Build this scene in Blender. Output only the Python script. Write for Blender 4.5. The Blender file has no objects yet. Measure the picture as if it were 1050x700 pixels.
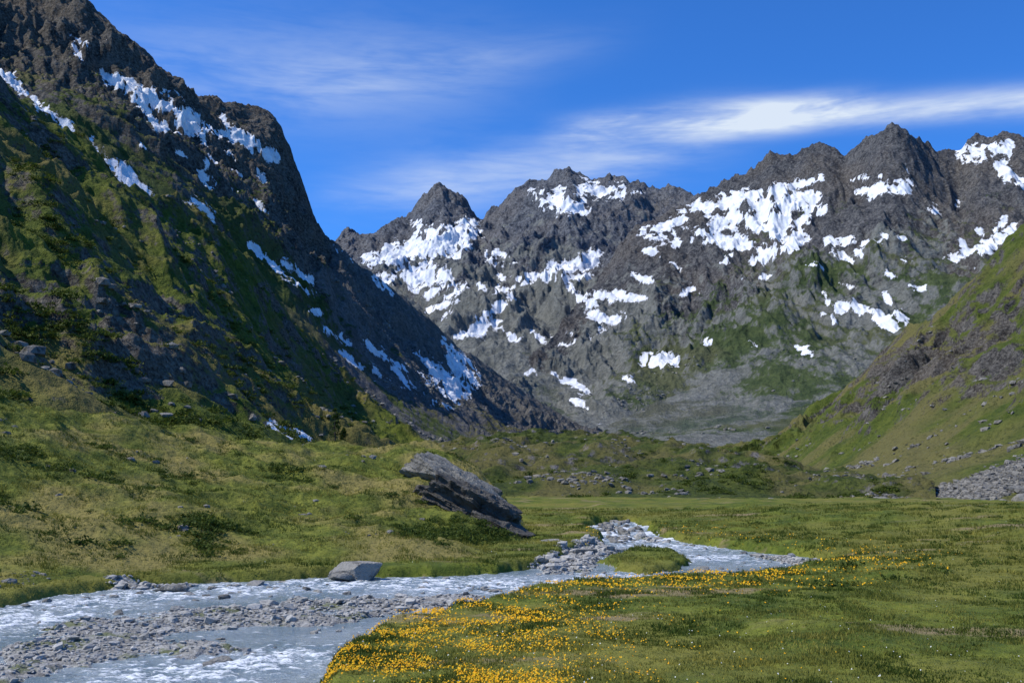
import bpy, math, numpy as np
from mathutils import Vector
rng=np.random.default_rng(7)
W0,H0=1050.,700.
LENS=35.0; F=W0*LENS/36.0
CZ=6.0; TP=140.0/F; TH=math.atan(TP); CT,ST=math.cos(TH),math.sin(TH)
scene=bpy.context.scene

# ---------- projection helpers (survey bearings -> world) ----------
def bearing(px,py):
    X=(px-W0/2)/F; V=(H0/2-py)/F
    dy=CT-V*ST; dz=ST+V*CT
    return math.atan2(X,dy), dz/math.hypot(X,dy)
def ground(px,py,z=0.0):
    az,te=bearing(px,py); r=(z-CZ)/te
    return r*math.sin(az), r*math.cos(az)
def toimg(x,y,z):
    z=z-CZ
    d=y*CT+z*ST; v=-y*ST+z*CT
    d=np.maximum(d,1e-3)
    return W0/2+F*x/d, H0/2-F*v/d

# ---------- noise ----------
_p=np.random.default_rng(3).permutation(1024); PERM=np.concatenate([_p,_p]).astype(np.int64)
_a=np.random.default_rng(5).random(1024)*2*np.pi; GX,GY=np.cos(_a),np.sin(_a)
def perlin(x,y,seed=0):
    x=np.asarray(x,float)+seed*37.17; y=np.asarray(y,float)-seed*91.73
    xi=np.floor(x).astype(np.int64); yi=np.floor(y).astype(np.int64)
    xf=x-xi; yf=y-yi; xi&=1023; yi&=1023
    u=xf*xf*xf*(xf*(xf*6-15)+10); v=yf*yf*yf*(yf*(yf*6-15)+10)
    def g(ix,iy,fx,fy):
        h=PERM[PERM[ix&1023]+(iy&1023)]
        return GX[h]*fx+GY[h]*fy
    a=g(xi,yi,xf,yf); b=g(xi+1,yi,xf-1,yf); c=g(xi,yi+1,xf,yf-1); d=g(xi+1,yi+1,xf-1,yf-1)
    return ((a+(b-a)*u)*(1-v)+(c+(d-c)*u)*v)*1.4
def fbm(x,y,o=5,seed=0,gain=.5):
    s=0;a=1;n=0
    for i in range(o):
        s=s+a*perlin(x,y,seed+i); n+=a; a*=gain; x=x*2.03; y=y*2.03
    return s/n
def ridged(x,y,o=7,seed=0,gain=.55):
    s=0;a=1;n=0;w=1
    for i in range(o):
        v=1-np.abs(perlin(x,y,seed+i)); v=v*v*w
        s=s+a*v; n+=a; w=np.clip(v*1.6,0,1); a*=gain; x=x*2.07; y=y*2.07
    return s/n
def sstep(a,b,x):
    t=np.clip((x-a)/(b-a),0,1); return t*t*(3-2*t)

# ---------- mesh helpers ----------
def mesh_obj(name,V,faces,mat,attrs=None,smooth=True,parent=None):
    V=np.asarray(V,np.float32); faces=np.asarray(faces,np.int32); k=faces.shape[1]
    me=bpy.data.meshes.new(name)
    me.vertices.add(len(V)); me.vertices.foreach_set('co',V.ravel())
    me.loops.add(faces.size); me.loops.foreach_set('vertex_index',faces.ravel())
    me.polygons.add(len(faces)); me.polygons.foreach_set('loop_start',np.arange(len(faces),dtype=np.int32)*k)
    try: me.polygons.foreach_set('loop_total',np.full(len(faces),k,np.int32))
    except Exception: pass
    me.polygons.foreach_set('use_smooth',np.full(len(faces),smooth))
    if attrs:
        for n,a in attrs.items():
            at=me.attributes.new(n,'FLOAT','POINT'); at.data.foreach_set('value',np.asarray(a,np.float32).ravel())
    me.update(calc_edges=True)
    me.materials.append(mat)
    ob=bpy.data.objects.new(name,me); scene.collection.objects.link(ob)
    if parent: ob.parent=parent
    return ob
def grid_faces(nr,nc):
    i=np.arange(nr-1)[:,None]*nc+np.arange(nc-1)[None,:]; i=i.ravel()
    return np.stack([i,i+1,i+nc+1,i+nc],1)

# ---------- node helper ----------
class NT:
    def __init__(s,nt): s.nt=nt; s.n=nt.nodes; s.l=nt.links
    def node(s,t,**k):
        n=s.n.new(t)
        for a,b in k.items(): setattr(n,a,b)
        return n
    def put(s,sock,v):
        if isinstance(v,bpy.types.NodeSocket): s.l.new(v,sock)
        elif isinstance(v,(tuple,list)) and len(v)==3 and sock.type=='RGBA': sock.default_value=(*v,1)
        else: sock.default_value=v
    def m(s,op,a,b=0.0,c=None,clamp=False):
        n=s.node('ShaderNodeMath',operation=op); n.use_clamp=clamp
        s.put(n.inputs[0],a); s.put(n.inputs[1],b)
        if c is not None: s.put(n.inputs[2],c)
        return n.outputs[0]
    def noise(s,vec,scale,detail=8,rough=.6,dist=0.0):
        n=s.node('ShaderNodeTexNoise'); s.put(n.inputs['Vector'],vec)
        n.inputs['Scale'].default_value=scale; n.inputs['Detail'].default_value=detail
        n.inputs['Roughness'].default_value=rough; n.inputs['Distortion'].default_value=dist
        return n.outputs['Fac']
    def vor(s,vec,scale,feature='F1',out='Distance'):
        n=s.node('ShaderNodeTexVoronoi',feature=feature); s.put(n.inputs['Vector'],vec); n.inputs['Scale'].default_value=scale
        return n.outputs[out]
    def mr(s,v,a,b,c=0.0,d=1.0,smooth=True):
        n=s.node('ShaderNodeMapRange'); n.interpolation_type='SMOOTHSTEP' if smooth else 'LINEAR'
        s.put(n.inputs['Value'],v)
        for i,x in zip((1,2,3,4),(a,b,c,d)): s.put(n.inputs[i],x)
        return n.outputs[0]
    def mix(s,f,a,b,bt='MIX'):
        n=s.node('ShaderNodeMix',data_type='RGBA',blend_type=bt)
        s.put(n.inputs[0],f); s.put(n.inputs[6],a); s.put(n.inputs[7],b)
        return n.outputs[2]
    def attr(s,name):
        return s.node('ShaderNodeAttribute',attribute_name=name).outputs['Fac']
    def mapping(s,vec,scale=(1,1,1),rot=(0,0,0),loc=(0,0,0)):
        n=s.node('ShaderNodeMapping'); s.put(n.inputs[0],vec)
        n.inputs['Scale'].default_value=scale; n.inputs['Rotation'].default_value=rot; n.inputs['Location'].default_value=loc
        return n.outputs[0]
def new_mat(name):
    m=bpy.data.materials.new(name); m.use_nodes=True; m.node_tree.nodes.clear()
    t=NT(m.node_tree)
    out=t.node('ShaderNodeOutputMaterial'); b=t.node('ShaderNodeBsdfPrincipled')
    t.l.new(b.outputs[0],out.inputs[0]); b.inputs['Roughness'].default_value=.9
    b.inputs['Specular IOR Level'].default_value=.15
    return m,t,b
def bump(t,h,dist,strength=1.0,prev=None):
    n=t.node('ShaderNodeBump'); n.inputs['Strength'].default_value=strength; n.inputs['Distance'].default_value=dist
    t.put(n.inputs['Height'],h)
    if prev is not None: t.put(n.inputs['Normal'],prev)
    return n.outputs[0]

def terrain_mat(name,S,rock,scree,grassA,grassB,dry,bd,has_snow=True,cliff=.9):
    m,t,b=new_mat(name)
    geo=t.node('ShaderNodeNewGeometry'); pos=geo.outputs['Position']
    nz=t.node('ShaderNodeSeparateXYZ'); t.l.new(geo.outputs['Normal'],nz.inputs[0]); up=nz.outputs[2]
    big=t.noise(pos,1/(S*6),2,.55)
    mid=t.noise(pos,1/S,6,.70)
    fine=t.noise(pos,6/S,4,.78)
    rk=t.mix(t.mr(mid,.38,.64),rock[0],rock[1])
    rk=t.mix(t.mr(big,.42,.6,0,.45),rk,(rock[1][0]*1.1,rock[1][1]*.93,rock[1][2]*.74))
    rk=t.mix(t.mr(fine,.45,.70,0,.7),rk,(rock[1][0]*2.1,rock[1][1]*2.05,rock[1][2]*1.95))
    rk=t.mix(t.mr(fine,.5,.32,0,.85),rk,(rock[0][0]*.35,rock[0][1]*.35,rock[0][2]*.38))
    sc=t.mix(t.mr(fine,.33,.67),scree[0],scree[1])
    sc=t.mix(t.mr(mid,.58,.42,0,.45),sc,(scree[0][0]*.6,scree[0][1]*.62,scree[0][2]*.6))
    scf=t.mr(t.m('ADD',t.attr('scree'),t.m('MULTIPLY',t.m('SUBTRACT',mid,.5),1.3)),.42,.58)
    rk=t.mix(scf,rk,sc)
    gr=t.mix(t.mr(mid,.36,.64),grassA,grassB)
    gr=t.mix(t.mr(big,.45,.60,0,.8),gr,dry)
    gr=t.mix(t.mr(fine,.50,.32,0,.8),gr,(grassA[0]*.35,grassA[1]*.38,grassA[2]*.4))
    gr=t.mix(t.mr(fine,.56,.72,0,.5),gr,(grassB[0]*1.4,grassB[1]*1.25,grassB[2]*1.2))
    gf=t.m('ADD',t.attr('green'),t.m('ADD',t.m('MULTIPLY',t.m('SUBTRACT',mid,.5),-1.3),t.m('MULTIPLY',t.m('SUBTRACT',fine,.5),.9)))
    gf=t.m('ADD',gf,t.m('MULTIPLY',t.m('SUBTRACT',up,.8),cliff))
    gf=t.mr(gf,.36,.64)
    col=t.mix(gf,rk,gr)
    if has_snow:
        sf=t.m('ADD',t.attr('snow'),t.m('ADD',t.m('MULTIPLY',t.m('SUBTRACT',mid,.5),2.1),t.m('MULTIPLY',t.m('SUBTRACT',fine,.5),2.4)))
        sf=t.m('ADD',sf,t.m('MULTIPLY',t.m('SUBTRACT',up,.75),.9))
        sf=t.mr(sf,.0,.24)
        sn=t.mix(t.mr(mid,.3,.7),(.55,.57,.60),(.80,.81,.82))
        col=t.mix(sf,col,sn)
    t.put(b.inputs['Base Color'],col)
    hgt=t.m('MULTIPLY_ADD',mid,1.1,t.m('MULTIPLY',fine,.42))
    if has_snow: hgt=t.m('MULTIPLY',hgt,t.m('SUBTRACT',1.0,t.m('MULTIPLY',sf,.7)))
    t.put(b.inputs['Normal'],bump(t,hgt,bd))
    return m

# ---------- layered terrain ----------
def tex_smooth(a,n):
    if n<1: return a
    k=np.hanning(2*n+3); k/=k.sum(); return np.convolve(np.pad(a,n+1,mode='edge'),k,mode='valid')
class Layer:
    def __init__(s,curves,noise,smooth=(14,10,2,14)):
        s.noise=noise; s.R=[];s.Z=[];s.A=[]
        C=[]
        for pts,amp in curves:
            a=[];r=[];z=[]
            for p in pts:
                az,te=bearing(p[0],p[1])
                if p[2]=='g': rr=(0-CZ)/te+p[3]; zz=p[4]
                elif len(p)==4: rr=p[2]; zz=p[3]
                else: rr=p[2]; zz=CZ+rr*te
                a.append(az);r.append(rr);z.append(zz)
            C.append((a,r,z,amp))
        s.a0=max(c[0][0] for c in C); s.a1=min(c[0][-1] for c in C)
        s.AZ=np.linspace(s.a0,s.a1,1200)
        for i,(a,r,z,amp) in enumerate(C):
            n=smooth[i] if i<len(smooth) else 10
            s.R.append(tex_smooth(np.interp(s.AZ,a,r),n)); s.Z.append(tex_smooth(np.interp(s.AZ,a,z),n)); s.A.append(amp)
        s.K=len(C)
    def base(s,az,r):
        R=np.stack([np.interp(az,s.AZ,q) for q in s.R]); Z=np.stack([np.interp(az,s.AZ,q) for q in s.Z])
        z=Z[0].copy(); A=np.full_like(z,s.A[0]); T=np.zeros_like(z)
        for k in range(s.K-1):
            t=np.clip((r-R[k])/(R[k+1]-R[k]),0,1); mk=r>=R[k]
            z=np.where(mk,Z[k]+(Z[k+1]-Z[k])*t,z); A=np.where(mk,s.A[k]+(s.A[k+1]-s.A[k])*t,A); T=np.where(mk,k+t,T)
        return z,A,T
    def height(s,x,y):
        az=np.arctan2(x,y); r=np.hypot(x,y)
        z,A,T=s.base(az,r)
        return z+A*s.noise(x,y,T)
    def build(s,ncol,rows):
        az=np.linspace(s.a0,s.a1,ncol)
        R=np.stack([np.interp(az,s.AZ,q) for q in s.R])
        rs=[]
        for k in range(s.K-1):
            t=np.linspace(0,1,rows[k],endpoint=(k==s.K-2))[:,None]
            rs.append(R[k][None]*(1-t)+R[k+1][None]*t)
        r=np.concatenate(rs); a=np.broadcast_to(az[None],r.shape)
        x=(r*np.sin(a)).ravel(); y=(r*np.cos(a)).ravel()
        z,A,T=s.base(a.ravel(),r.ravel()); N=s.noise(x,y,T); z=z+A*N
        return x,y,z,T,N,grid_faces(r.shape[0],ncol)
def strokes(px,py,L,wob,grow=.12):
    best=np.full(px.shape,-9.0)
    for q in L:
        x0,y0,x1,y1,w=q
        mk=(px>min(x0,x1)-25)&(px<max(x0,x1)+25)&(py>min(y0,y1)-25)&(py<max(y0,y1)+25)
        if not mk.any(): continue
        X=px[mk]-x0; Y=py[mk]-y0; dx,dy=x1-x0,y1-y0
        t=np.clip((X*dx+Y*dy)/(dx*dx+dy*dy+1e-6),0,1)
        d=np.hypot(X-t*dx,Y-t*dy)
        ww=w*(1.2-.6*np.abs(t-.5)*2*(w<5))
        v=(ww-d)/(2.6+.28*w)+grow+wob[mk]*min(1.1,.6+w/10)
        best[mk]=np.maximum(best[mk],v)
    return np.clip(best,-1.4,1.1)

# =============== SLOPE / MOUNTAIN DEFINITIONS ===============
AZ=lambda px: bearing(px,300)[0]
def nzC(x,y,T):
    wx=x+260*fbm(x/900,y/900,3,11); wy=y+260*fbm(x/900,y/900,3,21)
    return (ridged(wx/700,wy/1400,8,31,.58)-.40)*1.6+.95*(ridged(wx/230,wy/520,6,35,.62)-.38)+.46*(ridged(x/75,y/120,4,39,.6)-.38)
far=Layer([
 ([(250,475,1900),(450,468,1900),(600,466,1900),(760,468,1900),(900,470,1900)],6),
 ([(250,400,2600),(420,400,2600),(520,392,2500),(600,405,2500),(700,400,2500),(900,400,2500)],25),
 ([(250,310,3900),(400,300,3900),(500,310,3800),(600,318,3700),(700,300,3700),(900,290,3700)],90),
 ([(250,262,5600),(340,249,5600),(352,241,5600),(372,240,5600),(395,231,5600),(420,225,5500),(432,212,5500),(446,200,5400),(455,196,5400),(466,207,5400),(478,214,5400),(492,227,5500),(505,219,5600),(520,207,5600),(540,193,5600),(556,186,5600),(572,182,5600),(583,173,5600),(594,179,5600),(610,187,5600),(640,187,5600),(655,190,5600),(668,197,5600),(690,194,5600),(702,198,5600),(720,203,5600),(760,205,5600),(900,200,5600)],60),
 ([(250,400,7200,600),(900,400,7200,600)],50)],nzC,(14,14,12,1,10))
massif=Layer([
 ([(470,473,1500),(600,468,1650),(760,468,1750),(900,470,1800),(1200,470,1800)],3),
 ([(470,462,1700),(560,452,1950),(640,440,2150),(700,432,2300),(800,420,2300),(900,410,2300),(1200,380,2300)],12),
 ([(470,440,1900),(560,400,2500),(600,378,2700),(650,350,2850),(700,335,3000),(800,318,3000),(900,300,3000),(1200,260,3000)],84),
 ([(470,430,2050),(540,370,2800),(575,330,3150),(600,300,3400),(625,272,3600),(645,250,3700),(665,237,3750),(700,218,3850),(722,203,3900),(745,190,3950),(765,178,3950),(780,172,3950),(790,157,3950),(800,161,3950),(815,166,3950),(828,160,3950),(845,154,3950),(858,159,3950),(866,165,3900),(885,152,3800),(900,140,3700),(915,131,3700),(928,136,3700),(945,142,3800),(962,150,3900),(980,154,4000),(992,147,4000),(1008,141,4000),(1025,147,4000),(1040,152,4000),(1060,160,4000),(1200,150,4000)],50),
 ([(470,450,3200,100),(560,450,4200,250),(700,400,5300,500),(1200,400,5300,500)],30)],nzC,(14,14,12,1,10))
def nzA(x,y,T):
    wx=x+110*fbm(x/400,y/400,3,12); wy=y+110*fbm(x/400,y/400,3,22)
    az=np.arctan2(x,y); f=1-.62*sstep(AZ(325),AZ(390),az)
    return ((ridged(wx/480,wy/330,8,51,.58)-.40)*1.9+.75*(ridged(wx/130,wy/90,6,57,.62)-.38))*f+.30*(ridged(x/34,y/30,4,59,.6)-.38)
left=Layer([
 ([(-160,330,520),(0,330,560),(150,330,600),(300,400,700),(430,474,800),(500,484,850),(560,480,1000),(660,470,1500)],4),
 ([(-160,60,950),(0,125,960),(100,160,980),(200,222,1020),(300,315,1080),(400,398,1150),(480,440,1250),(560,458,1450),(660,467,1800)],24),
 ([(-160,-120,1500),(0,15,1380),(80,70,1330),(150,120,1300),(220,170,1300),(280,215,1300),(310,262,1320),(340,285,1350),(400,340,1400),(480,400,1500),(560,440,1650),(660,465,1950)],62),
 ([(-160,-330,2000),(0,-80,1800),(45,-25,1700),(85,-2,1650),(100,14,1650),(118,28,1620),(150,50,1600),(175,72,1600),(205,97,1560),(235,106,1540),(262,118,1520),(276,128,1510),(288,145,1500),(300,172,1480),(313,205,1470),(324,238,1470),(333,257,1470),(345,262,1480),(375,280,1500),(420,310,1550),(450,340,1600),(480,365,1650),(540,407,1750),(600,442,1900),(660,466,2050)],22),
 ([(-160,100,2900,500),(300,100,2500,250),(450,100,2400,120),(660,100,2600,20)],20)],nzA,(14,14,10,1,10))
def nzB(x,y,T):
    wx=x+22*fbm(x/90,y/90,3,13); wy=y+22*fbm(x/90,y/90,3,23)
    return (ridged(wx/85,wy/110,7,61,.54)-.42)*1.7+.35*fbm(x/25,y/25,5,44)+.45*(ridged(wx/22,wy/30,5,65,.58)-.4)+.13*fbm(x/4,y/4,3,45)+.36*np.tanh(8*(fbm(wx/70,wy/50,5,68,.55)-.05))+.14*np.tanh(9*fbm(wx/26,wy/22,4,69,.55))
slopeB=Layer([
 ([(-160,470,95,5),(0,430,110,5),(200,455,120,4),(340,470,140,3),(440,480,200,3),(480,486,300,3)],.5),
 ([(-160,255,170),(0,300,190),(100,330,200),(200,370,225),(300,420,270),(400,455,330),(440,474,400),(480,484,450)],9),
 ([(-160,-60,330),(0,86,330),(60,130,350),(130,188,375),(200,228,405),(235,255,425),(260,280,445),(300,328,485),(340,368,520),(380,408,560),(420,445,600),(440,468,620),(480,486,640)],7),
 ([(-160,100,520,20),(480,100,800,0)],5)],nzB,(14,14,3,10))
def nzF(x,y,T):
    return 1.2*fbm(x/22,y/22,4,71)+.9*(ridged(x/14,y/11,5,75)-.4)+.38*(ridged(x/4,y/3.4,3,78)-.4)+.16*fbm(x/1.6,y/1.6,3,77)+.24*np.tanh(7*fbm(x/15,y/12,4,79))
hillF=Layer([
 ([(-200,650,'g',-2.5,-1.2),(0,622,'g',-2.5,-1.2),(70,609,'g',-2.5,-1.2),(150,600,'g',-2.5,-1.2),(250,595,'g',-2.5,-1.2),(340,591,'g',-2.5,-1.2),(440,590,'g',-2.5,-1.2),(510,586,'g',-2.5,-1.2),(560,574,'g',-2.5,-1.2),(600,556,'g',-2.5,-1.2)],.1),
 ([(-200,650,'g',1.5,.5),(0,622,'g',1.5,.45),(70,609,'g',1.5,.45),(150,600,'g',1.5,.5),(250,595,'g',1.5,.5),(340,591,'g',1.5,.5),(440,590,'g',1.5,.4),(510,586,'g',1.5,.3),(560,574,'g',1.5,.2),(600,556,'g',1.5,0)],.25),
 ([(-200,520,62),(0,545,70),(100,545,72),(200,535,78),(300,530,82),(400,530,84),(470,545,84),(520,560,88),(560,566,96),(600,556,110)],1.2),
 ([(-200,380,108),(0,402,108),(60,415,112),(130,432,118),(200,447,124),(300,456,130),(380,458,132),(430,459,132),(455,466,128),(480,482,122),(510,510,114),(535,538,108),(560,556,106),(600,556,118,-.2)],1.4),
 ([(-200,400,150,6),(0,400,150,5),(300,455,175,3),(440,462,170,0),(520,500,150,-1),(600,540,140,-1.5)],1)],nzF,(6,6,10,4,10))
def nzD(x,y,T):
    wx=x+60*fbm(x/250,y/250,3,14); wy=y+60*fbm(x/250,y/250,3,24)
    return (ridged(wx/300,wy/170,8,81,.56)-.42)*1.7+.65*(ridged(wx/70,wy/50,5,85,.6)-.4)+.15*fbm(x/20,y/20,4,46)+.36*np.tanh(9*(fbm(wx/130,wy/90,5,87,.55)-.06))
slopeD=Layer([
 ([(690,473,1300,10),(740,476,1100,6),(800,492,650,1),(850,503,430,-1),(930,517,300,-1.5),(1000,520,260,-1.5),(1060,522,240,-1.5),(1250,530,220,-2)],.4),
 ([(690,471,1500),(740,474,1250),(800,480,850),(850,478,650),(930,465,500),(1000,462,420),(1060,455,390),(1250,440,340)],5),
 ([(690,470,1600),(740,470,1450),(800,458,1200),(850,430,1050),(930,385,900),(1000,350,800),(1060,320,740),(1250,240,650)],24),
 ([(690,468,1800),(740,470,1750),(780,463,1650),(820,440,1500),(860,405,1350),(900,370,1230),(930,344,1170),(950,325,1120),(990,290,1040),(1030,252,960),(1060,230,920),(1250,90,860)],10),
 ([(690,468,2300,20),(1250,90,1500,120)],8)],nzD,(10,12,12,3,10))
def nzE(x,y,T):
    return 1.3*fbm(x/60,y/60,4,91)+1.6*(ridged(x/42,y/36,6,95)-.4)+.4*(ridged(x/13,y/11,4,98)-.4)+.12*fbm(x/6,y/6,3,97)+.45*np.tanh(7*fbm(x/45,y/35,4,99))
moraine=Layer([
 ([(400,508,300,-1),(500,513,270,-1.2),(600,514,262,-1.2),(800,517,250,-1.2),(960,519,245,-1.5)],.2),
 ([(400,484,360),(500,484,350),(600,482,345),(700,485,340),(800,495,330),(900,510,300),(960,517,270)],3.6),
 ([(400,460,470),(440,457,470),(480,454,480),(520,451,490),(560,449,500),(600,444,500),(630,446,500),(660,452,500),(720,462,490),(760,469,480),(820,478,460),(860,485,440),(900,501,380),(960,515,320)],3.8),
 ([(400,466,800,12),(960,515,600,0)],3)],nzE,(8,10,3,10))

# ---------- snow fields ----------
SN_A=[(108,78,150,100,6),(150,98,198,124,12),(165,128,198,128,8),(200,122,240,142,6),(240,137,280,160,6),(130,85,175,100,5),(70,33,90,50,3.5),(150,112,160,125,6),
(214,165,220,190,5),(208,180,236,192,5),(228,118,234,135,3),(0,70,30,98,4.5),(30,98,78,138,4.5),(65,165,84,190,9),(84,186,118,206,9),(92,148,132,176,5),(100,160,155,204,5),
(142,145,152,156,3.5),(198,204,222,228,4.5),(262,205,272,218,3.5),(265,170,271,185,3),(258,252,290,280,4.5),(290,268,316,287,5),(288,280,322,302,4.5),(336,338,358,353,4),(375,350,395,366,4),
(362,370,406,392,3),(395,365,432,386,3),(424,358,452,384,4),(456,350,470,372,4),(468,370,484,390,9),(446,384,474,400,8),(438,392,470,412,4),(404,378,428,402,3),(428,404,462,417,3),(340,252,366,270,3),(384,284,402,302,3.5),
(240,175,250,182,3),(178,100,200,108,3.5),(205,135,214,150,3.5),(320,318,330,322,3),(75,45,85,62,3),(110,42,120,50,3),(350,360,380,380,2.5),(410,395,440,410,2.5),(185,205,200,214,2.5),(172,150,190,160,3),(232,150,240,165,3)]
SN_C=[(378,268,410,262,5),(400,262,448,250,10),(445,250,482,240,11),(428,230,446,242,5),(466,228,490,228,4),(395,284,440,276,7),(425,292,462,280,7),(436,302,476,290,5),(548,198,575,215,6),(562,206,596,213,9),(575,200,595,214,7),
(600,195,634,197,8),(497,256,522,262,4),(484,290,498,296,4),(533,286,575,278,5),(568,278,606,268,8),(574,288,602,282,5),(478,342,512,320,4),(494,326,522,309,5),(458,352,482,336,4),(494,336,510,330,5),
(585,295,605,312,5),(600,305,632,303,4),(600,318,630,326,3),(545,370,550,385,3.5),(540,385,555,365,2.5),(570,382,602,402,2),(584,408,606,418,2),(520,342,532,346,3),(440,240,470,262,6),(455,305,470,300,4),(510,275,530,268,3),(372,262,392,258,3),(640,198,660,196,2.5),(545,340,556,348,2.5),(440,318,470,308,3),(500,262,515,285,2.5),(505,300,540,290,3),(455,330,465,318,3)]
SN_M=[(660,238,702,224,5),(665,242,692,248,5),(690,220,722,211,4),(720,216,772,200,7),(770,200,842,184,5),(718,238,762,252,8),(740,228,802,222,9),(780,214,832,203,8),(788,262,822,240,8),(800,240,846,214,4),(758,262,792,269,4),
(690,268,697,276,3.5),(658,256,682,262,4),(708,248,716,234,3),(875,183,902,180,4),(884,196,928,191,5),(848,248,902,248,4.5),(854,254,872,268,4),(870,250,884,262,4),(905,240,926,245,3),(980,266,1012,250,5),(1004,256,1038,238,5.5),(985,245,1000,275,3),
(1020,236,1031,224,3),(988,156,1032,151,7),(1024,170,1052,190,5),(955,214,961,223,3),(840,322,882,310,4.5),(870,315,896,319,3.5),(898,324,916,336,4),(930,292,946,295,3.5),(668,368,690,370,5),(818,356,832,362,3.5),(754,285,766,288,3),
(626,300,662,306,3),(725,350,735,352,3),(830,270,846,275,3.5),(910,280,918,284,3),(900,318,905,326,3),(770,350,776,354,3),(1000,235,1006,240,3),(600,320,632,328,3),(648,282,668,288,3),(760,222,800,240,7),(740,268,750,262,3.5),(925,262,935,266,3),
(585,292,604,310,5),(604,302,640,306,4),(568,384,602,402,2),(585,408,604,418,2.2),(640,388,650,392,2),(700,300,712,296,2.5),(780,285,800,280,2.5),(862,290,880,296,2.5),(905,300,915,312,2.5),(845,300,855,330,2.5),(920,320,930,330,2.5)]

rockA=((.034,.032,.029),(.115,.107,.093)); rockC=((.036,.039,.046),(.110,.109,.108)); rockFarHaze=((.046,.053,.066),(.125,.132,.145))  # aerial haze painted in: massif rock slightly blue, far rock lighter and bluer
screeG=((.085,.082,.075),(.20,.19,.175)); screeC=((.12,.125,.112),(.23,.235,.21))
def mk(name,layer,ncol,rows,mat,green,scree,snow=None,sscale=50,speck=None):
    x,y,z,T,N,f=layer.build(ncol,rows)
    px,py=toimg(x,y,z)
    at={'green':green(x,y,z,T,px,py),'scree':scree(x,y,z,T,px,py)}
    if snow is not None:
        s=sscale
        holes=np.maximum(0,ridged(x/(s*1.0)+.4*fbm(x/s,y/s,2,7),y/(s*2.8),5,131,.68)-.49)
        wob=2.8*fbm(x/s,y/s,5,101,.70)-.7*np.clip(N,-1,1)-5.2*holes
        v=strokes(px,py,snow,wob,.60)
        if speck is not None:
            sp=(fbm(x/(s*.8),y/(s*2.6),6,111,.72)-.15-.6*N)*4-1.5+speck(px,py,T)
            v=np.maximum(v,np.clip(sp,-1.4,.6))
        v=np.where(T>3.02,-1.4,v)
        at['snow']=v
    return mesh_obj(name,np.stack([x,y,z],1),f,mat,at)

mat_far=terrain_mat('far_rock_haze',70,rockFarHaze,screeC,(.06,.08,.055),(.08,.10,.06),(.10,.10,.07),26)  # far peaks: distance haze is in the albedo, no volume
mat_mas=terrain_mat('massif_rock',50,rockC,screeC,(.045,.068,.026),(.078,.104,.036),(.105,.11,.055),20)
mat_left=terrain_mat('left_rock',20,rockA,screeG,(.045,.066,.014),(.085,.108,.022),(.12,.11,.045),8)
mat_B=terrain_mat('steep_hillside',6,((.035,.032,.028),(.13,.12,.10)),screeG,(.056,.084,.010),(.13,.15,.020),(.17,.14,.045),2.3,cliff=1.5)
mat_F=terrain_mat('bank_turf',1.7,((.07,.065,.055),(.21,.20,.18)),screeG,(.075,.098,.014),(.175,.185,.028),(.25,.20,.065),.38,has_snow=False)
mat_D=terrain_mat('right_hillside',12,((.035,.033,.031),(.11,.105,.095)),screeG,(.058,.085,.014),(.11,.135,.022),(.165,.145,.055),5,has_snow=False,cliff=1.7)
mat_E=terrain_mat('moraine_turf',6,((.055,.053,.05),(.17,.165,.155)),screeG,(.030,.048,.010),(.082,.10,.018),(.13,.115,.04),1.9,has_snow=False,cliff=1.6)

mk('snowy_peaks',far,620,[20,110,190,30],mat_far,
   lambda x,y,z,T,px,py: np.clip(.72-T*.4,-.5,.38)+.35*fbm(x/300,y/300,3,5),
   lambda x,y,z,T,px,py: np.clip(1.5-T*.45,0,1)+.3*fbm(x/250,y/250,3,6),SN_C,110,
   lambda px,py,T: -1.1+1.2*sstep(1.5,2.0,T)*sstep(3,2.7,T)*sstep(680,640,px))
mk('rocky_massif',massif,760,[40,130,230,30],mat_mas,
   lambda x,y,z,T,px,py: .26+.42*np.exp(-((T-1.7)/.65)**2)+.8*fbm(x/240,y/240,4,5)-.35*sstep(680,580,px)-.35*sstep(2.3,2.8,T),
   lambda x,y,z,T,px,py: np.clip(1.75-T*.6,0,1)+.3*fbm(x/250,y/250,3,6)+.4*sstep(720,600,px)*(T<2.9),SN_M,80,
   lambda px,py,T: -1.1+1.2*sstep(1.9,2.3,T)*sstep(3,2.8,T))
mk('rocky_mountain',left,800,[30,200,320,24],mat_left,
   lambda x,y,z,T,px,py: .88-sstep(1.0,2.2,T)*.6-.45*sstep(300,400,px)+.6*fbm(x/120,y/120,4,5)-.3*sstep(2.4,2.9,T),
   lambda x,y,z,T,px,py: .25+.75*sstep(310,370,px)+.35*fbm(x/120,y/120,3,6)-.3*sstep(1.8,2.4,T)*(px<340),SN_A,32,
   lambda px,py,T: -1.2+1.4*sstep(1.9,2.3,T)*sstep(320,280,px)*sstep(3,2.8,T))
mk('steep_hillside',slopeB,700,[180,330,16],mat_B,
   lambda x,y,z,T,px,py: 1.02+.7*fbm(x/35,y/35,4,5)-.6*np.exp(-((px-150)/75)**2-((py-362)/50)**2)-.45*np.exp(-((px-20)/50)**2-((py-310)/35)**2)-.3*np.exp(-((px-250)/40)**2-((py-415)/22)**2),
   lambda x,y,z,T,px,py: .1+.8*fbm(x/40,y/40,3,6),[(274,434,292,440,4),(292,440,318,449,4)],8)
mk('grassy_bank',hillF,760,[14,230,260,14],mat_F,
   lambda x,y,z,T,px,py: .95+.35*fbm(x/12,y/12,4,5)-.35*sstep(1.05,.8,T),
   lambda x,y,z,T,px,py: .1+.8*fbm(x/9,y/9,3,6)+.9*sstep(1.05,.8,T))
fan=lambda px,py: np.abs(py-(528-(px-930)*.36))
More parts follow.
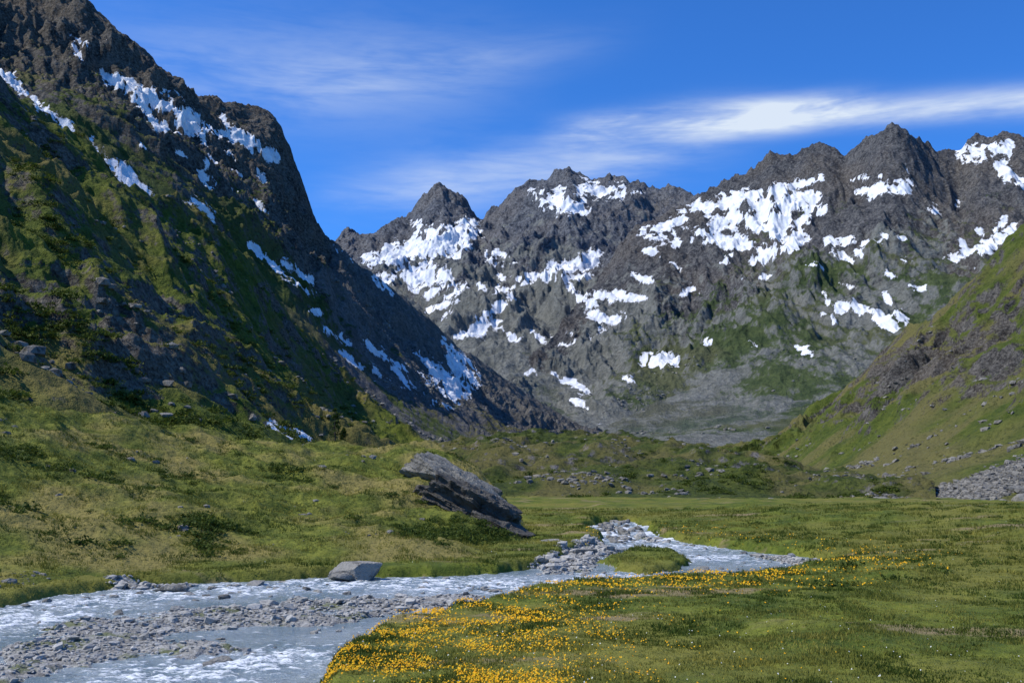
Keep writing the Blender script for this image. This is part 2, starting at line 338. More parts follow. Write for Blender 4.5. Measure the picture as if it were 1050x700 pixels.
mk('right_hillside',slopeD,620,[110,170,170,16],mat_D,
   lambda x,y,z,T,px,py: .98+.85*fbm(x/70,y/70,5,5)-1.4*sstep(22,8,fan(px,py))*sstep(905,950,px)*(T<1.5)-.8*np.exp(-(((px-930)+(py-375)*.9)/50)**2-((py-372)/24)**2)-.6*np.exp(-((px-1020)/26)**2-((py-375)/28)**2),
   lambda x,y,z,T,px,py: .1+.6*fbm(x/60,y/60,3,6)+1.2*sstep(22,8,fan(px,py))*sstep(905,950,px))
mk('moraine_hill',moraine,640,[120,150,12],mat_E,
   lambda x,y,z,T,px,py: .72+.65*fbm(x/30,y/30,4,5),
   lambda x,y,z,T,px,py: .35+.7*fbm(x/30,y/30,3,6))

# =============== VALLEY FLOOR ===============
def WL(r): return .85*sstep(96,124,r)
def poly(pts):
    o=[]
    for p in pts:
        z=0.0
        for _ in range(8):
            g=ground(p[0],p[1],z); z=float(WL(np.hypot(*g)))*.5+z*.5
        o.append(g)
    return np.array(o)
RIV=poly([(-220,655),(0,624),(60,612),(150,602),(250,597),(340,593),(440,592),(510,589),(560,582),(590,568),(626,557),(618,549),(606,543),(616,538),(642,534),(656,539),(668,548),(700,556),(760,565),(820,571),(862,579),(800,586),(740,594),(690,594),(640,600),(590,603),(510,617),(440,637),(375,653),(338,674),(314,700),(290,760),(270,900),(-900,900)])
ISL=poly([(615,577),(640,566),(690,566),(714,577),(700,585),(660,588),(628,586)])
BARS=[poly([(-60,708),(-10,676),(50,642),(150,627),(260,620),(350,615),(470,610),(505,614),(440,626),(380,636),(300,643),(180,650),(185,657),(285,664),(255,672),(150,672),(70,690),(-40,725)]),
      poly([(536,590),(556,580),(585,568),(612,558),(636,560),(640,567),(612,575),(612,586),(575,590)]),
      poly([(770,570),(812,572),(855,579),(830,583),(800,577)]),
      poly([(652,548),(664,551),(676,556),(664,556)]),
      poly([(120,603),(200,600),(190,604),(140,605)])]
def sdf(P,x,y):
    d=np.full(x.shape,1e18); s=np.ones(x.shape)
    n=len(P)
    for i in range(n):
        ax,ay=P[i]; bx,by=P[i-1]
        ex,ey=bx-ax,by-ay; wx,wy=x-ax,y-ay
        t=np.clip((wx*ex+wy*ey)/(ex*ex+ey*ey),0,1)
        d=np.minimum(d,(wx-ex*t)**2+(wy-ey*t)**2)
        c1=y>=ay; c2=y<by; c3=ex*wy>ey*wx
        fl=(c1&c2&c3)|(~c1&~c2&~c3); s=np.where(fl,-s,s)
    return s*np.sqrt(d)
def floor_eval(x,y):
    r=np.hypot(x,y); n=x.shape
    dr=np.full(n,50.0); di=np.full(n,50.0); db=np.full(n,50.0)
    mk_=(r<230)&(y>-5); X=x[mk_];Y=y[mk_]
    wob=.7*fbm(X/4,Y/4,4,201)+.3*fbm(X/.9,Y/.9,3,202)
    dr[mk_]=sdf(RIV,X,Y)+wob*(1+1.5*sstep(85,110,r[mk_])); di[mk_]=sdf(ISL,X,Y)+wob*1.8
    b=np.full(X.shape,50.0)
    for P in BARS: b=np.minimum(b,sdf(P,X,Y))
    db[mk_]=b+wob*2.4
    fade=np.clip(1-(r-150)/150,0,1)
    m=.62+.38*fbm(x/20,y/20,4,211)+.18*fbm(x/2.5,y/2.5,4,212)*fade+.07*fbm(x/.6,y/.6,2,215)*np.clip(1-r/90,0,1)+1.3*sstep(14,62,x)*(1-np.clip((r-140)/80,0,1))
    m=m+1.3*np.maximum(0,fbm(x/9,y/9,3,217)-.2)*np.clip(r/60,0,1)
    m=np.where(r>600,m+(r-600)*.012,m)
    s=sstep(-.15,1.1,dr)
    z=-.55+(np.maximum(m,.22)+.55)*s
    z=np.maximum(z,-.55+sstep(.5,-.9,di)*(1.0+.25*fbm(x/2.5,y/2.5,3,231)))
    bar=sstep(1.2,-.9,db)
    z=np.maximum(z,-.55+bar*(.66+.34*fbm(x/2.6,y/2.6,4,221)+.06*fbm(x/.4,y/.4,2,222)))
    return z+WL(r)*(1-sstep(180,240,r)*.8),dr,di,db
azc=np.concatenate([np.radians(np.linspace(-180,-36,40,endpoint=False)),np.radians(np.linspace(-36,36,860)),np.radians(np.linspace(36,180,41))[1:]])
rr=np.concatenate([[.5,3,8,14],np.geomspace(18,130,440),np.geomspace(131,330,90),np.geomspace(335,14000,50)])
A,R=np.meshgrid(azc,rr); x=(R*np.sin(A)).ravel(); y=(R*np.cos(A)).ravel()
z,dr,di,db=floor_eval(x,y)
grav=np.clip(np.maximum(sstep(.45,-.1,dr)*1.2*(di>-.2),sstep(.7,-.2,db)*(di>-.1)),0,1.2)
m,t,b=new_mat('meadow_ground')
pos=t.node('ShaderNodeNewGeometry').outputs['Position']
n0=t.noise(pos,.045,3,.6); n1=t.noise(pos,.35,6,.65); n2=t.noise(pos,2.5,4,.7); n3=t.noise(pos,12,2,.7)
g=t.mix(t.mr(n1,.35,.65),(.055,.082,.011),(.14,.16,.02))
g=t.mix(t.mr(n0,.44,.60,0,.65),g,(.19,.17,.035))
g=t.mix(t.mr(n2,.5,.33,0,.65),g,(.03,.045,.007))
g=t.mix(t.mr(n2,.60,.72,0,.7),g,(.20,.16,.06))
g=t.mix(t.m('MULTIPLY',t.mr(t.noise(t.mapping(pos,(.05,.16,.1)),1.0,4,.6),.56,.64),.8),g,(.24,.18,.10))
v=t.vor(pos,4.5,'F1','Color'); vs=t.node('ShaderNodeSeparateColor'); t.l.new(v,vs.inputs[0])
gv=t.mix(vs.outputs[0],(.17,.165,.15),(.42,.41,.38)); gv=t.mix(t.mr(n3,.6,.35,0,.5),gv,(.10,.095,.085))
gv=t.mix(t.mr(n1,.53,.60,0,.75),gv,(.10,.12,.035))
gf=t.mr(t.m('ADD',t.attr('gravel'),t.m('MULTIPLY',t.m('SUBTRACT',n2,.5),1.2)),.4,.6)
col=t.mix(gf,g,gv); t.put(b.inputs['Base Color'],col)
h=t.m('ADD',t.m('MULTIPLY',n2,.5),t.m('MULTIPLY',n3,.25))
t.put(b.inputs['Normal'],bump(t,h,.25))
mesh_obj('meadow',np.stack([x,y,z],1),grid_faces(len(rr),len(azc)),m,{'gravel':grav})

# =============== WATER ===============
azw=np.radians(np.linspace(-38,24,560)); rw=np.geomspace(14,150,580)
A,R=np.meshgrid(azw,rw); x=(R*np.sin(A)).ravel(); y=(R*np.cos(A)).ravel()
rap=np.zeros_like(x)
def blob(px,py,rad):
    gx,gy=ground(px,py); return np.exp(-((x-gx)**2+(y-gy)**2)/rad**2)
for q in [(690,560,7),(730,572,5),(640,592,4),(520,600,5),(440,600,6),(340,600,5),(250,604,4),(160,610,4),(80,618,4),(20,634,5),(300,675,2.5),(250,680,2.5),(180,690,3),(640,600,3),(590,598,4)]:
    rap=np.maximum(rap,blob(*q))
rq=np.hypot(x,y); rap=np.maximum(rap,.9*sstep(86,100,rq))
wf=fbm(x/1.8+.6*y/3,y/.9,5,301); w2=ridged(x/1.3,y/.7,5,305); w3=fbm(x/2.2,y/5,4,309)
casc=sstep(92,104,rq)
wz=WL(rq)+.05*wf*(.5+rap*1.6)+.09*(w2-.45)*(.4+rap*2)+casc*.35*w3
foam=np.clip(.06+.5*rap+1.0*(w2-.5)+.3*wf+casc*(.9*w3-.05),0,1.3)
m,t,b=new_mat('glacial_water')
pos=t.node('ShaderNodeNewGeometry').outputs['Position']
mp=t.mapping(pos,(.55,1.25,1),(0,0,.35))
a1=t.noise(mp,2.2,5,.68,.6); a2=t.noise(mp,9,3,.7,.4); a3=t.noise(pos,.25,2,.5)
ff=t.m('ADD',t.attr('foam'),t.m('MULTIPLY',t.m('SUBTRACT',a1,.5),2.1)); ff=t.m('ADD',ff,t.m('MULTIPLY',t.m('SUBTRACT',a2,.5),1.5))
fm=t.mr(ff,.38,.95)
wc=t.mix(t.mr(a3,.35,.65),(.16,.215,.24),(.27,.32,.345))
t.put(b.inputs['Base Color'],t.mix(fm,wc,(.80,.83,.85)))
t.put(b.inputs['Roughness'],t.mr(fm,0,1,.12,.7)); b.inputs['Specular IOR Level'].default_value=.5; b.inputs['IOR'].default_value=1.33
t.put(b.inputs['Normal'],bump(t,t.m('ADD',t.m('MULTIPLY',a1,.8),t.m('MULTIPLY',a2,.45)),.2))
mesh_obj('river',np.stack([x,y,wz],1),grid_faces(len(rw),len(azw)),m,{'foam':foam})

# =============== ROCKS ===============
import bmesh
def ico(sub):
    bm=bmesh.new(); bmesh.ops.create_icosphere(bm,subdivisions=sub,radius=1)
    V=np.array([v.co[:] for v in bm.verts]); Fc=np.array([[v.index for v in f.verts] for f in bm.faces]); bm.free(); return V,Fc
def rock_shape(V,r_,nplanes=11,rough=.04):
    N=r_.normal(size=(nplanes,3)); N/=np.linalg.norm(N,axis=1)[:,None]
    N=np.concatenate([N,[[0,0,1],[0,0,-1]]]); h=r_.uniform(.55,.95,len(N))
    D=V/np.linalg.norm(V,axis=1)[:,None]
    q=D@N.T; rad=np.min(np.where(q>.05,h[None]/np.maximum(q,.05),9),axis=1); rad=np.minimum(rad,1.25)
    rad=rad*(1+rough*r_.normal(size=len(rad))*.4+rough*fbm(D[:,0]*2+D[:,2]*3,D[:,1]*2-D[:,2],4,int(r_.integers(50)))*2.5)
    return D*rad[:,None]
def rock_mass(name,P,S,mat,sub=1,flat=.65,variants=16,seed=1,parent=None):
    r_=np.random.default_rng(seed); V,Fc=ico(sub)
    var=np.stack([rock_shape(V,r_,9,.03) for _ in range(variants)])
    n=len(P); vi=r_.integers(variants,size=n); a=r_.random(n)*2*np.pi
    B=var[vi].copy(); sc=np.stack([r_.uniform(.8,1.35,n),r_.uniform(.7,1.1,n),r_.uniform(.45,.9,n)*flat/.65],1)
    B*=sc[:,None,:]*S[:,None,None]
    ti=r_.normal(0,.2,n); c,s_=np.cos(ti)[:,None],np.sin(ti)[:,None]
    y_=B[...,1]*c-B[...,2]*s_; z_=B[...,1]*s_+B[...,2]*c
    c,s_=np.cos(a)[:,None],np.sin(a)[:,None]
    x_=B[...,0]*c-y_*s_; y_=B[...,0]*s_+y_*c
    B=np.stack([x_,y_,z_],-1)+P[:,None,:]
    tone=np.repeat(r_.random(n),len(V))
    FF=(Fc[None]+(np.arange(n)*len(V))[:,None,None]).reshape(-1,3)
    return mesh_obj(name,B.reshape(-1,3),FF,mat,{'tone':tone},smooth=False,parent=parent)
def stone_mat(name,a,bb,sc):
    m,t,b=new_mat(name)
    pos=t.node('ShaderNodeNewGeometry').outputs['Position']
    n1=t.noise(pos,sc,6,.7); n2=t.noise(pos,sc*7,3,.7)
    c=t.mix(t.attr('tone'),a,bb); c=t.mix(t.mr(n1,.35,.7,0,.6),c,(bb[0]*1.25,bb[1]*1.22,bb[2]*1.15))
    c=t.mix(t.mr(n1,.48,.36,0,.7),c,(a[0]*.4,a[1]*.4,a[2]*.36)); c=t.mix(t.mr(n2,.6,.75,0,.5),c,(.09,.10,.05))
    t.put(b.inputs['Base Color'],c); t.put(b.inputs['Normal'],bump(t,t.m('ADD',n1,t.m('MULTIPLY',n2,.4)),.4/sc))
    return m
m_stone=stone_mat('river_stone',(.20,.195,.18),(.46,.45,.42),3)
m_bould=stone_mat('boulder_rock',(.15,.145,.13),(.30,.29,.265),1.2)
m_cap=stone_mat('outcrop_slab_rock',(.12,.115,.10),(.27,.26,.23),.8)
m_out_shade=stone_mat('outcrop_rock_shade',(.05,.047,.04),(.14,.13,.115),.9)  # same rock as the slabs, darkened to paint in shade under the cap
m_hill=stone_mat('hill_rock',(.09,.087,.08),(.25,.24,.215),.8)

cand=rng.random((460000,2)); a_=np.radians(-34+cand[:,0]*56); r_=np.sqrt(22**2+cand[:,1]*(124**2-22**2))
x=r_*np.sin(a_); y=r_*np.cos(a_); z,dr,di,db=floor_eval(x,y)
ok=(((db<.5)&(di>.3))|((np.abs(dr+.05)<.35)&(rng.random(len(x))<.10)))&(rng.random(len(x))<.45+.9*fbm(x/2.5,y/2.5,3,701))
idx=np.where(ok)[0][:10500]; S=.035+.09*rng.random(len(idx))**2; S*=np.where(rng.random(len(idx))<.06,2.6,1)
S*=np.clip(r_[idx]/45,.8,1.6)
rock_mass('river_gravel',np.stack([x[idx],y[idx],z[idx]+S*.25],1),S,m_stone,1,seed=3)
idx=np.where((dr<-.4)&(db>.6)&(di>.3))[0]; idx=idx[rng.random(len(idx))<np.where(r_[idx]>95,.05,.009)][:340]; S=.08+.24*rng.random(len(idx))**2*np.where(r_[idx]>95,2.2,1)
rock_mass('river_rocks',np.stack([x[idx],y[idx],WL(r_[idx])],1),S,m_bould,2,seed=4)

def scatter(layer,n,f,smin,smax,name,mat,seed,px=(0,1050),T=(1,3),sub=1,sink=.1,pw=4):
    r_=np.random.default_rng(seed)
    a0=bearing(px[0],480)[0]; a1=bearing(px[1],480)[0]
    N=n*10; az=r_.uniform(a0,a1,N); T_=r_.uniform(T[0],T[1],N)
    R=np.stack([np.interp(az,layer.AZ,q) for q in layer.R]); k=np.clip(np.floor(T_).astype(int),0,layer.K-2); t=T_-k
    i=np.arange(N); r=R[k,i]*(1-t)+R[k+1,i]*t
    x=r*np.sin(az); y=r*np.cos(az)
    w=f(x,y,az,T_); ok=np.where(r_.random(N)<w)[0][:n]
    x=x[ok];y=y[ok]; z=layer.height(x,y); S=smin+(smax-smin)*r_.random(len(ok))**pw
    if mat is None: return x,y,z,S
    return rock_mass(name,np.stack([x,y,z+S*sink],1),S,mat,sub,seed=seed)
cl=lambda L,s,th=.05: (lambda x,y,az,T: np.clip((fbm(x/L,y/L,4,s)-th)*4,0.012,1))
scatter(hillF,350,cl(10,401,.18),.08,.55,'bank_rocks',m_hill,11,px=(-20,560),T=(1.05,3),pw=5,sink=-.05)
scatter(slopeB,900,cl(30,402,.12),.2,1.7,'hillside_rocks',m_hill,12,px=(-10,440),T=(.2,2),pw=5)
scatter(moraine,1500,cl(35,403,.1),.25,1.5,'moraine_rocks',m_hill,13,px=(440,930),T=(.1,2),pw=4)
scatter(slopeD,1100,cl(60,404,.12),.4,2.4,'slope_boulders',m_hill,14,px=(780,1060),T=(.1,2.2),pw=4)
def band(x,y,az,T):
    z=slopeD.height(x,y); px,py=toimg(x,y,z); return sstep(20,6,fan(px,py))*(px>925)
scatter(slopeD,6500,band,.25,1.2,'scree_boulders',m_hill,15,px=(925,1080),T=(0,1.6))
scatter(massif,1800,cl(200,405,.05),1,6,'cirque_boulders',m_hill,16,px=(560,900),T=(.1,1.5))
scatter(left,2000,cl(120,406,.05),.8,3.5,'talus_boulders',m_hill,17,px=(330,600),T=(.1,2))

def boulder(name,px,py,z0,size,seed,rot=0,planes=9,sub=5,mat=m_bould):
    r_=np.random.default_rng(seed); V,Fc=ico(sub); B=rock_shape(V,r_,planes,.012)
    B=B*np.array(size)[None]; c,s_=math.cos(rot),math.sin(rot)
    B=np.stack([B[:,0]*c-B[:,1]*s_,B[:,0]*s_+B[:,1]*c,B[:,2]],1)
    gx,gy=ground(px,py,z0)
    o=mesh_obj(name,B,Fc,mat,{'tone':np.full(len(B),r_.uniform(.2,.8))},smooth=False); o.location=(gx,gy,z0+size[2]*.35)
    return o
boulder('boulder',366,592,.1,(1.5,1.2,.95),21)
boulder('boulder',350,593,.1,(.7,.6,.35),22)
boulder('boulder',176,606,.0,(.9,.7,.3),23)
boulder('boulder',262,600,.0,(.6,.5,.25),25)
boulder('boulder',570,560,.3,(1.2,1.0,.5),26)
boulder('boulder',597,568,.1,(1.0,.8,.45),27)
boulder('boulder',720,590,-.1,(.7,.5,.45),28)
def slab(name,px,py,r,size,dip,yaw,seed,parent,planes,mat,rough=.5):
    V,Fc=ico(6)
    D=V/np.linalg.norm(V,axis=1)[:,None]
    N=np.array([p[:3] for p in planes],float); N/=np.linalg.norm(N,axis=1)[:,None]; h=np.array([p[3] for p in planes])
    q=D@N.T; rad=np.min(np.where(q>.03,h/np.maximum(q,.03),9),axis=1); rad=np.minimum(rad,1.3)
    B=D*rad[:,None]*np.array(size)[None]
    crack=ridged(B[:,0]*.22+B[:,2]*.5,B[:,2]*1.1+B[:,1]*.4,6,seed)-.4
    B=B+D*(crack*rough+.3*rough*fbm(B[:,0]*1.1,B[:,2]*1.3+B[:,1],4,seed+5))[:,None]
    c,s_=math.cos(dip),math.sin(dip); B=np.stack([B[:,0]*c+B[:,2]*s_,B[:,1],-B[:,0]*s_+B[:,2]*c],1)
    c,s_=math.cos(yaw),math.sin(yaw); B=np.stack([B[:,0]*c-B[:,1]*s_,B[:,0]*s_+B[:,1]*c,B[:,2]],1)
    az,te=bearing(px,py); B+=np.array([r*math.sin(az),r*math.cos(az),CZ+r*te])
    mesh_obj(name,B,Fc,mat,{'tone':np.full(len(B),.35)},smooth=False,parent=parent)
oc=bpy.data.objects.new('rock_outcrop',None); scene.collection.objects.link(oc)
PC=[(1,0,.3,.85),(-1,0,.1,.95),(0,1,0,.9),(.1,-1,-.7,.6),(-.05,-.22,1,.5),(0,0,-1,.8),(.8,-.6,-.1,.8),(-.7,-.7,.2,.85)]
PB=[(1,0,0,.9),(-1,0,.1,.95),(0,1,0,.9),(.35,-1,-.55,.6),(0,0,1,.7),(0,0,-1,.9),(.9,-.5,-.3,.85),(-.3,-1,-.3,.75)]
slab('cap_slab',468,498,109,(5.8,3.6,2.1),.52,-.25,1,oc,PC,m_cap,.6)
slab('lower_slab',500,524,101,(3.8,2.8,1.8),.70,-.35,3,oc,PC,m_cap,.6)
slab('overhang',482,527,96,(4.6,2.6,3.0),.45,-.15,2,oc,PB,m_out_shade,1.0)
slab('foot_block',512,549,93,(3.0,2.2,1.7),.4,-.3,4,oc,PB,m_out_shade,.7)
slab('ledge',452,518,99,(2.8,2.2,2.0),.2,.1,6,oc,PB,m_out_shade,.8)

# =============== GRASS, FLOWERS, SHRUBS ===============
def foliage_mat(name,a,bb,trans=.25):
    m,t,b=new_mat(name)
    c=t.mix(t.attr('tone'),a,bb); t.put(b.inputs['Base Color'],c); b.inputs['Roughness'].default_value=.7
    tr=t.node('ShaderNodeBsdfTranslucent'); t.put(tr.inputs[0],c); mx=t.node('ShaderNodeMixShader'); mx.inputs[0].default_value=trans
    out=[n for n in t.n if n.type=='OUTPUT_MATERIAL'][0]
    t.l.new(b.outputs[0],mx.inputs[1]); t.l.new(tr.outputs[0],mx.inputs[2]); t.l.new(mx.outputs[0],out.inputs[0])
    return m
def blades(name,x,y,z,hgt,mat,tone,nb=3,seed=0):
    r_=np.random.default_rng(seed); n=len(x)
    P=np.repeat(np.stack([x,y,z],1),nb,0); H=np.repeat(hgt,nb)*r_.uniform(.6,1.2,n*nb); T=np.clip(np.repeat(tone,nb)+r_.normal(0,.14,n*nb),0,1)
    P[:,:2]+=r_.normal(0,.06,(n*nb,2)); a=r_.random(n*nb)*2*np.pi; w=.012+.10*H*r_.uniform(.5,1,n*nb)
    ln=H[:,None]*r_.normal(0,.4,(n*nb,2))
    d=np.stack([np.cos(a)*w,np.sin(a)*w,np.zeros_like(w)],1)
    tip=P+np.concatenate([ln,H[:,None]],1)
    V=np.stack([P-d-[0,0,.03],P+d-[0,0,.03],tip],1).reshape(-1,3)
    return mesh_obj(name,V,np.arange(len(V)).reshape(-1,3),mat,{'tone':np.repeat(T,3)},smooth=False)
m_gr=foliage_mat('grass_blades',(.05,.082,.010),(.29,.26,.05),.3)
N=260000
a_=np.radians(rng.uniform(-33,33,N)); r_=np.exp(rng.uniform(math.log(21),math.log(150),N)); x=r_*np.sin(a_); y=r_*np.cos(a_)
z,dr,di,db=floor_eval(x,y)
lf=(a_<bearing(600,560)[0])
q=lf; zf=np.full(N,-9.0); zf[q]=hillF.height(x[q],y[q])
RB=np.interp(a_,hillF.AZ,hillF.R[0]); inF=lf&(r_>RB)
zz=np.where(inF,np.maximum(zf,z),z)
clump=fbm(x/3,y/3,5,501,.6)
ok=(zz>.12+WL(r_))&((dr>.15)|(di<-.2)|(inF&(zf>.4)))&((db>.5)|(rng.random(N)<.03))&(rng.random(N)<.65+1.5*clump)
x,y,zz,r_,clump,inF=x[ok],y[ok],zz[ok],r_[ok],clump[ok],inF[ok]
hg=(.05+.11*np.clip(.5+clump*2,0,1.3))*np.clip(r_/50,.8,1.8)
blades('meadow_grass',x,y,zz,hg,m_gr,np.clip(.36+.12*inF+1.8*fbm(x/8,y/8,5,503,.62)-.4*clump,0,1),3,9)
def flowers(name,x,y,z,s,mat,seed):
    r_=np.random.default_rng(seed); n=len(x); k=6
    ang=np.arange(k)*2*np.pi/k; a0=r_.random(n)[:,None]*6.28
    nx=r_.normal(0,.45,n); ny=r_.normal(-.35,.45,n)
    rad=np.where(np.arange(k)%2==0,1.0,.6)[None]*s[:,None]
    X=np.cos(ang[None]+a0)*rad; Y=np.sin(ang[None]+a0)*rad; Z=-(X*nx[:,None]+Y*ny[:,None])
    P=np.stack([X+x[:,None],Y+y[:,None],Z+z[:,None]],-1).reshape(-1,3)
    b=np.arange(n)[:,None]*k
    Fs=np.concatenate([b+np.array([[0,1,2]]),b+np.array([[0,2,3]]),b+np.array([[0,3,4]]),b+np.array([[0,4,5]])],0)
    mesh_obj(name,P,Fs,mat,{'tone':np.repeat(r_.random(n),k)},smooth=False)
m_fl=foliage_mat('yellow_petals',(.76,.34,.006),(.85,.53,.02),.2)
N=380000
a_=np.radians(rng.uniform(-14,33,N)); r_=np.exp(rng.uniform(math.log(22),math.log(110),N)); x=r_*np.sin(a_); y=r_*np.cos(a_)
z,dr,di,db=floor_eval(x,y); px,py=toimg(x,y,z)
pw=fbm(x/2.2,y/2.2,5,601,.65); pl=fbm(x/9,y/9,3,605)
right=(px>600)|(py>598)
dens=sstep(720,430,px+(700-py)*.5)*1.15+sstep(9,1,dr)*.22+.05*sstep(950,500,px)
dens+=(.5*np.exp(-((py-593)/11)**2)*sstep(960,760,px)+.35*np.exp(-((py-578)/6)**2)*sstep(840,880,px)*sstep(1000,900,px))
dens*=np.clip((pw+.10)*3.2,0.03,1)*np.clip(.85+1.5*pl,0,1)*right*(di>2)
ok=(z>.2)&(dr>.3)&(rng.random(N)<dens*.55)
flowers('yellow_wildflowers',x[ok],y[ok],z[ok]+.10+.12*rng.random(ok.sum()),(.022+.022*rng.random(ok.sum()))*np.clip(r_[ok]/38,.8,1.6),m_fl,5)
m_wf=foliage_mat('white_petals',(.7,.7,.6),(.8,.8,.75),.2)
ok=(z>.2)&(dr>.4)&(rng.random(N)<.002)&(pw<.1)
flowers('white_wildflowers',x[ok],y[ok],z[ok]+.12+.1*rng.random(ok.sum()),.018+.01*rng.random(ok.sum()),m_wf,6)
def shrubs(name,x,y,z,S,mat,seed,per=160,ls=.16):
    r_=np.random.default_rng(seed); n=len(x)
    D=r_.normal(size=(n,per,3)); D/=np.linalg.norm(D,axis=2)[...,None]; D[...,2]=np.abs(D[...,2])*.75
    lob=1+.35*np.sin(3*np.arctan2(D[...,1],D[...,0])+r_.random(n)[:,None]*6)
    rad=(r_.random((n,per))**.4)*lob
    C=D*rad[...,None]*S[:,None,None]*np.array([1.35,1.35,.7])+np.stack([x,y,z],1)[:,None,:]
    C=C.reshape(-1,3); L=np.repeat(S,per)*ls*r_.uniform(.6,1.4,len(C))
    A1=r_.normal(size=C.shape); A1/=np.linalg.norm(A1,axis=1)[:,None]; A2=r_.normal(size=C.shape); A2/=np.linalg.norm(A2,axis=1)[:,None]
    V=np.stack([C-A1*L[:,None],C+A2*L[:,None],C+A1*L[:,None]*.8-A2*L[:,None]*.5],1).reshape(-1,3)
    tn=np.clip(np.repeat(r_.random(n)*.5,per)+r_.random(len(C))*.5,0,1)
    mesh_obj(name,V,np.arange(len(V)).reshape(-1,3),mat,{'tone':np.repeat(tn,3)},smooth=False)
m_sh=foliage_mat('shrub_leaves',(.028,.052,.008),(.11,.14,.02),.3)
x,y,z,S=scatter(hillF,700,cl(12,411,.08),.2,.9,'',None,31,px=(-20,520),T=(1.3,3),pw=2); shrubs('alpine_shrubs',x,y,z,S,m_sh,1)
x,y,z,S=scatter(slopeB,1600,cl(25,412,.0),.5,1.8,'',None,32,px=(-10,430),T=(.2,2),pw=2); shrubs('hillside_shrubs',x,y,z,S,m_sh,2,110,.2)
x,y,z,S=scatter(moraine,1000,cl(25,413,.0),.5,1.8,'',None,33,px=(440,930),T=(.1,2),pw=2); shrubs('moraine_shrubs',x,y,z,S,m_sh,3,80,.22)
N=60; px_=rng.uniform(740,1060,N); py_=rng.uniform(528,600,N)
xy=np.array([ground(a,b_,.7) for a,b_ in zip(px_,py_)]); z,dr,_,_=floor_eval(xy[:,0],xy[:,1]); k=dr>2
shrubs('meadow_shrubs',xy[k,0],xy[k,1],z[k]-.05,.3+.5*rng.random(k.sum())**2,m_sh,4,160,.15)
def larch(px,py,r,H,seed):
    r_=np.random.default_rng(seed); az,te=bearing(px,py); x0,y0=r*math.sin(az),r*math.cos(az); z0=max(hillF.height(np.array([x0]),np.array([y0]))[0],slopeB.height(np.array([x0]),np.array([y0]))[0])
    e=bpy.data.objects.new('larch_tree',None); scene.collection.objects.link(e); e.location=(x0,y0,z0-.2)
    V=[];Fq=[]
    def tube(p,q,a,b_,k=6):
        p=np.array(p);q=np.array(q);d=q-p;d/=np.linalg.norm(d); u=np.cross(d,[.3,.9,.1]);u/=np.linalg.norm(u);w=np.cross(d,u);s=len(V)
        for (c,rd) in ((p,a),(q,b_)):
            for i in range(k): an=i*6.2832/k; V.append(c+rd*(u*math.cos(an)+w*math.sin(an)))
        for i in range(k): Fq.append([s+i,s+(i+1)%k,s+k+(i+1)%k,s+k+i])
    pts=[np.array([.08*math.sin(i*1.3),.06*math.cos(i*1.7),H*i/8]) for i in range(9)]
    for i in range(8): tube(pts[i],pts[i+1],.13*(1-i/8.5),.13*(1-(i+1)/8.5))
    LC=[]
    for i in range(46):
        h=r_.uniform(.18,.97); L=H*.24*(1.05-h)*r_.uniform(.5,1.2)+.12; a=r_.random()*6.28
        p=np.array([0,0,H*h]); q=p+np.array([math.cos(a)*L,math.sin(a)*L,L*r_.uniform(-.1,.3)]); tube(p,q,.03,.008,4)
        for s in range(16): LC.append(p+(q-p)*r_.uniform(.3,1.05)+r_.normal(0,.07,3))
    m,t,b=new_mat('larch_bark'); b.inputs['Base Color'].default_value=(.06,.05,.04,1)
    mesh_obj('trunk',V,Fq,m,parent=e)
    C=np.array(LC); A1=r_.normal(0,.09,C.shape);A2=r_.normal(0,.09,C.shape)
    V2=np.stack([C-A1,C+A1,C+A2],1).reshape(-1,3)
    mesh_obj('needles',V2,np.arange(len(V2)).reshape(-1,3),m_sh,{'tone':np.repeat(r_.random(len(C))*.4,3)},smooth=False,parent=e)
larch(343,458,131,4.6,1); larch(352,459,132,2.6,2)

# =============== SUN, SKY, CAMERA ===============
sd=Vector((-.80,-.10,0)).normalized(); EL=math.radians(51)
sv=Vector((sd.x*math.cos(EL),sd.y*math.cos(EL),math.sin(EL)))
L=bpy.data.lights.new('sun','SUN'); L.energy=5.0; L.angle=math.radians(.53); L.color=(1,.96,.88)
lo=bpy.data.objects.new('sun',L); scene.collection.objects.link(lo); lo.rotation_euler=sv.to_track_quat('Z','Y').to_euler(); lo.location=(0,0,50)
w=bpy.data.worlds.new('World'); scene.world=w; w.use_nodes=True; w.node_tree.nodes.clear(); t=NT(w.node_tree)
try:
    w.cycles.sampling_method='MANUAL'; w.cycles.sample_map_resolution=256
except Exception: pass
sky=t.node('ShaderNodeTexSky',sky_type='NISHITA'); sky.sun_disc=False; sky.sun_elevation=EL; sky.sun_rotation=math.atan2(sv.x,sv.y)
sky.altitude=2100; sky.air_density=1.0; sky.dust_density=.3; sky.ozone_density=2.5
tc=t.node('ShaderNodeTexCoord').outputs['Generated']; sp=t.node('ShaderNodeSeparateXYZ'); t.l.new(tc,sp.inputs[0])
az=t.m('ARCTAN2',sp.outputs[0],sp.outputs[1]); el=t.m('ARCSINE',sp.outputs[2])
cv=t.node('ShaderNodeCombineXYZ'); t.put(cv.inputs[0],az); t.put(cv.inputs[1],el)
def rotmap(ang,sx,sy): return t.mapping(cv.outputs[0],(sx,sy,1),(0,0,ang))
nA=t.noise(rotmap(-.12,3.0,14),1.6,5,.6,.6); nB=t.noise(rotmap(-.18,7,48),1.2,4,.65,.3); nC=t.noise(rotmap(-.1,2,5),1.2,2,.5,.3)
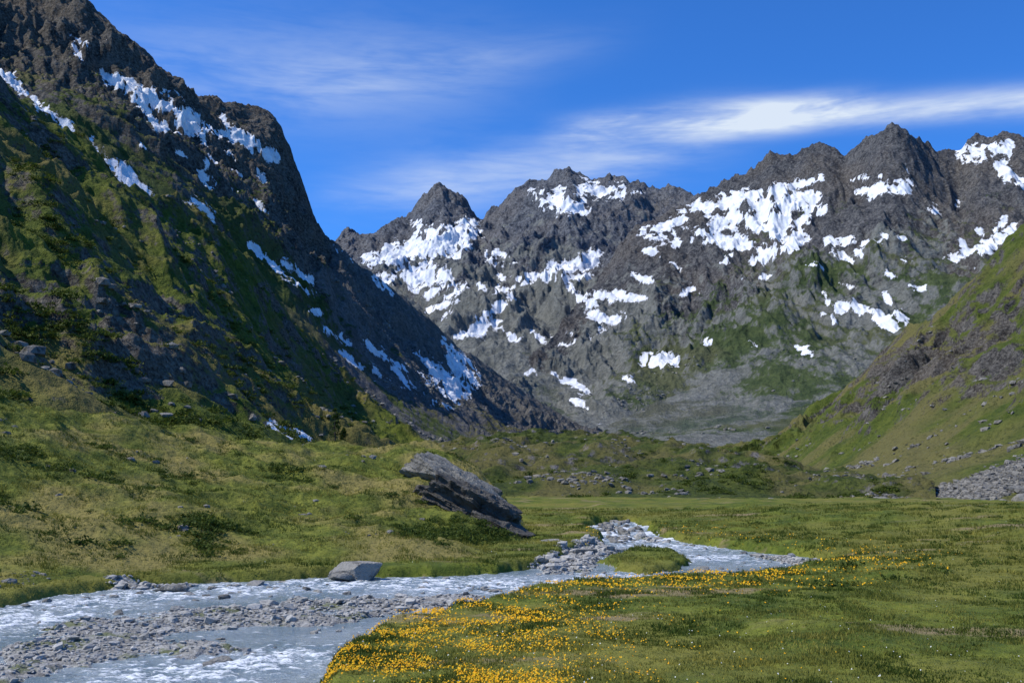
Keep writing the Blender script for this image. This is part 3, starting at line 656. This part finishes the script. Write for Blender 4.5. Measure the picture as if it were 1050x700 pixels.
def streak(px0,py0,px1,py1,w0,strength,feather=.16):
    a0,t0=bearing(px0,py0);a1,t1=bearing(px1,py1);e0,e1=math.atan(t0),math.atan(t1)
    k=(e1-e0)/(a1-a0)
    line=t.m('MULTIPLY_ADD',t.m('SUBTRACT',az,a0),k,e0)
    wob=t.m('MULTIPLY',t.m('SUBTRACT',nC,.5),.02)
    d=t.m('DIVIDE',t.m('ADD',t.m('SUBTRACT',el,line),wob),w0); g=t.m('EXPONENT',t.m('MULTIPLY',t.m('MULTIPLY',d,d),-1.0))
    e=t.m('MULTIPLY',t.mr(az,a0-feather*.5,a0+feather),t.mr(az,a1+feather*.5,a1-feather))
    return t.m('MULTIPLY',t.m('MULTIPLY',g,e),strength)
s1=streak(580,138,880,108,.014,1.2,.08)
s2=streak(700,118,1250,82,.0125,.85,.10)
s3=streak(60,55,520,75,.05,.24)
s4=streak(340,200,760,135,.026,.50,.12)
s6=streak(200,95,620,40,.022,.20)
tot=s1
for s in (s2,s3,s4,s6): tot=t.m('ADD',tot,s)
wisp=t.m('ADD',t.m('MULTIPLY',nA,1.1),t.m('MULTIPLY',nB,.7)); wisp=t.mr(wisp,.55,1.2)
cl_=t.m('MULTIPLY',tot,t.m('MULTIPLY_ADD',wisp,1.0,.2),clamp=True)
skyc=t.mix(1.0,sky.outputs[0],(.44,1.18,2.15),'MULTIPLY')
skyc=t.mix(t.m('MULTIPLY',cl_,.9),skyc,(7.8,8.7,9.7))
bg=t.node('ShaderNodeBackground'); t.put(bg.inputs[0],skyc); bg.inputs[1].default_value=.1
wo=t.node('ShaderNodeOutputWorld'); t.l.new(bg.outputs[0],wo.inputs[0])
cam=bpy.data.cameras.new('camera'); cam.lens=LENS; cam.sensor_width=36; cam.clip_start=.1; cam.clip_end=40000
co=bpy.data.objects.new('camera',cam); scene.collection.objects.link(co); co.location=(0,0,CZ); co.rotation_euler=(math.pi/2+TH,0,0)
scene.camera=co
scene.view_settings.view_transform='Standard'; scene.view_settings.look='None'; scene.view_settings.exposure=0
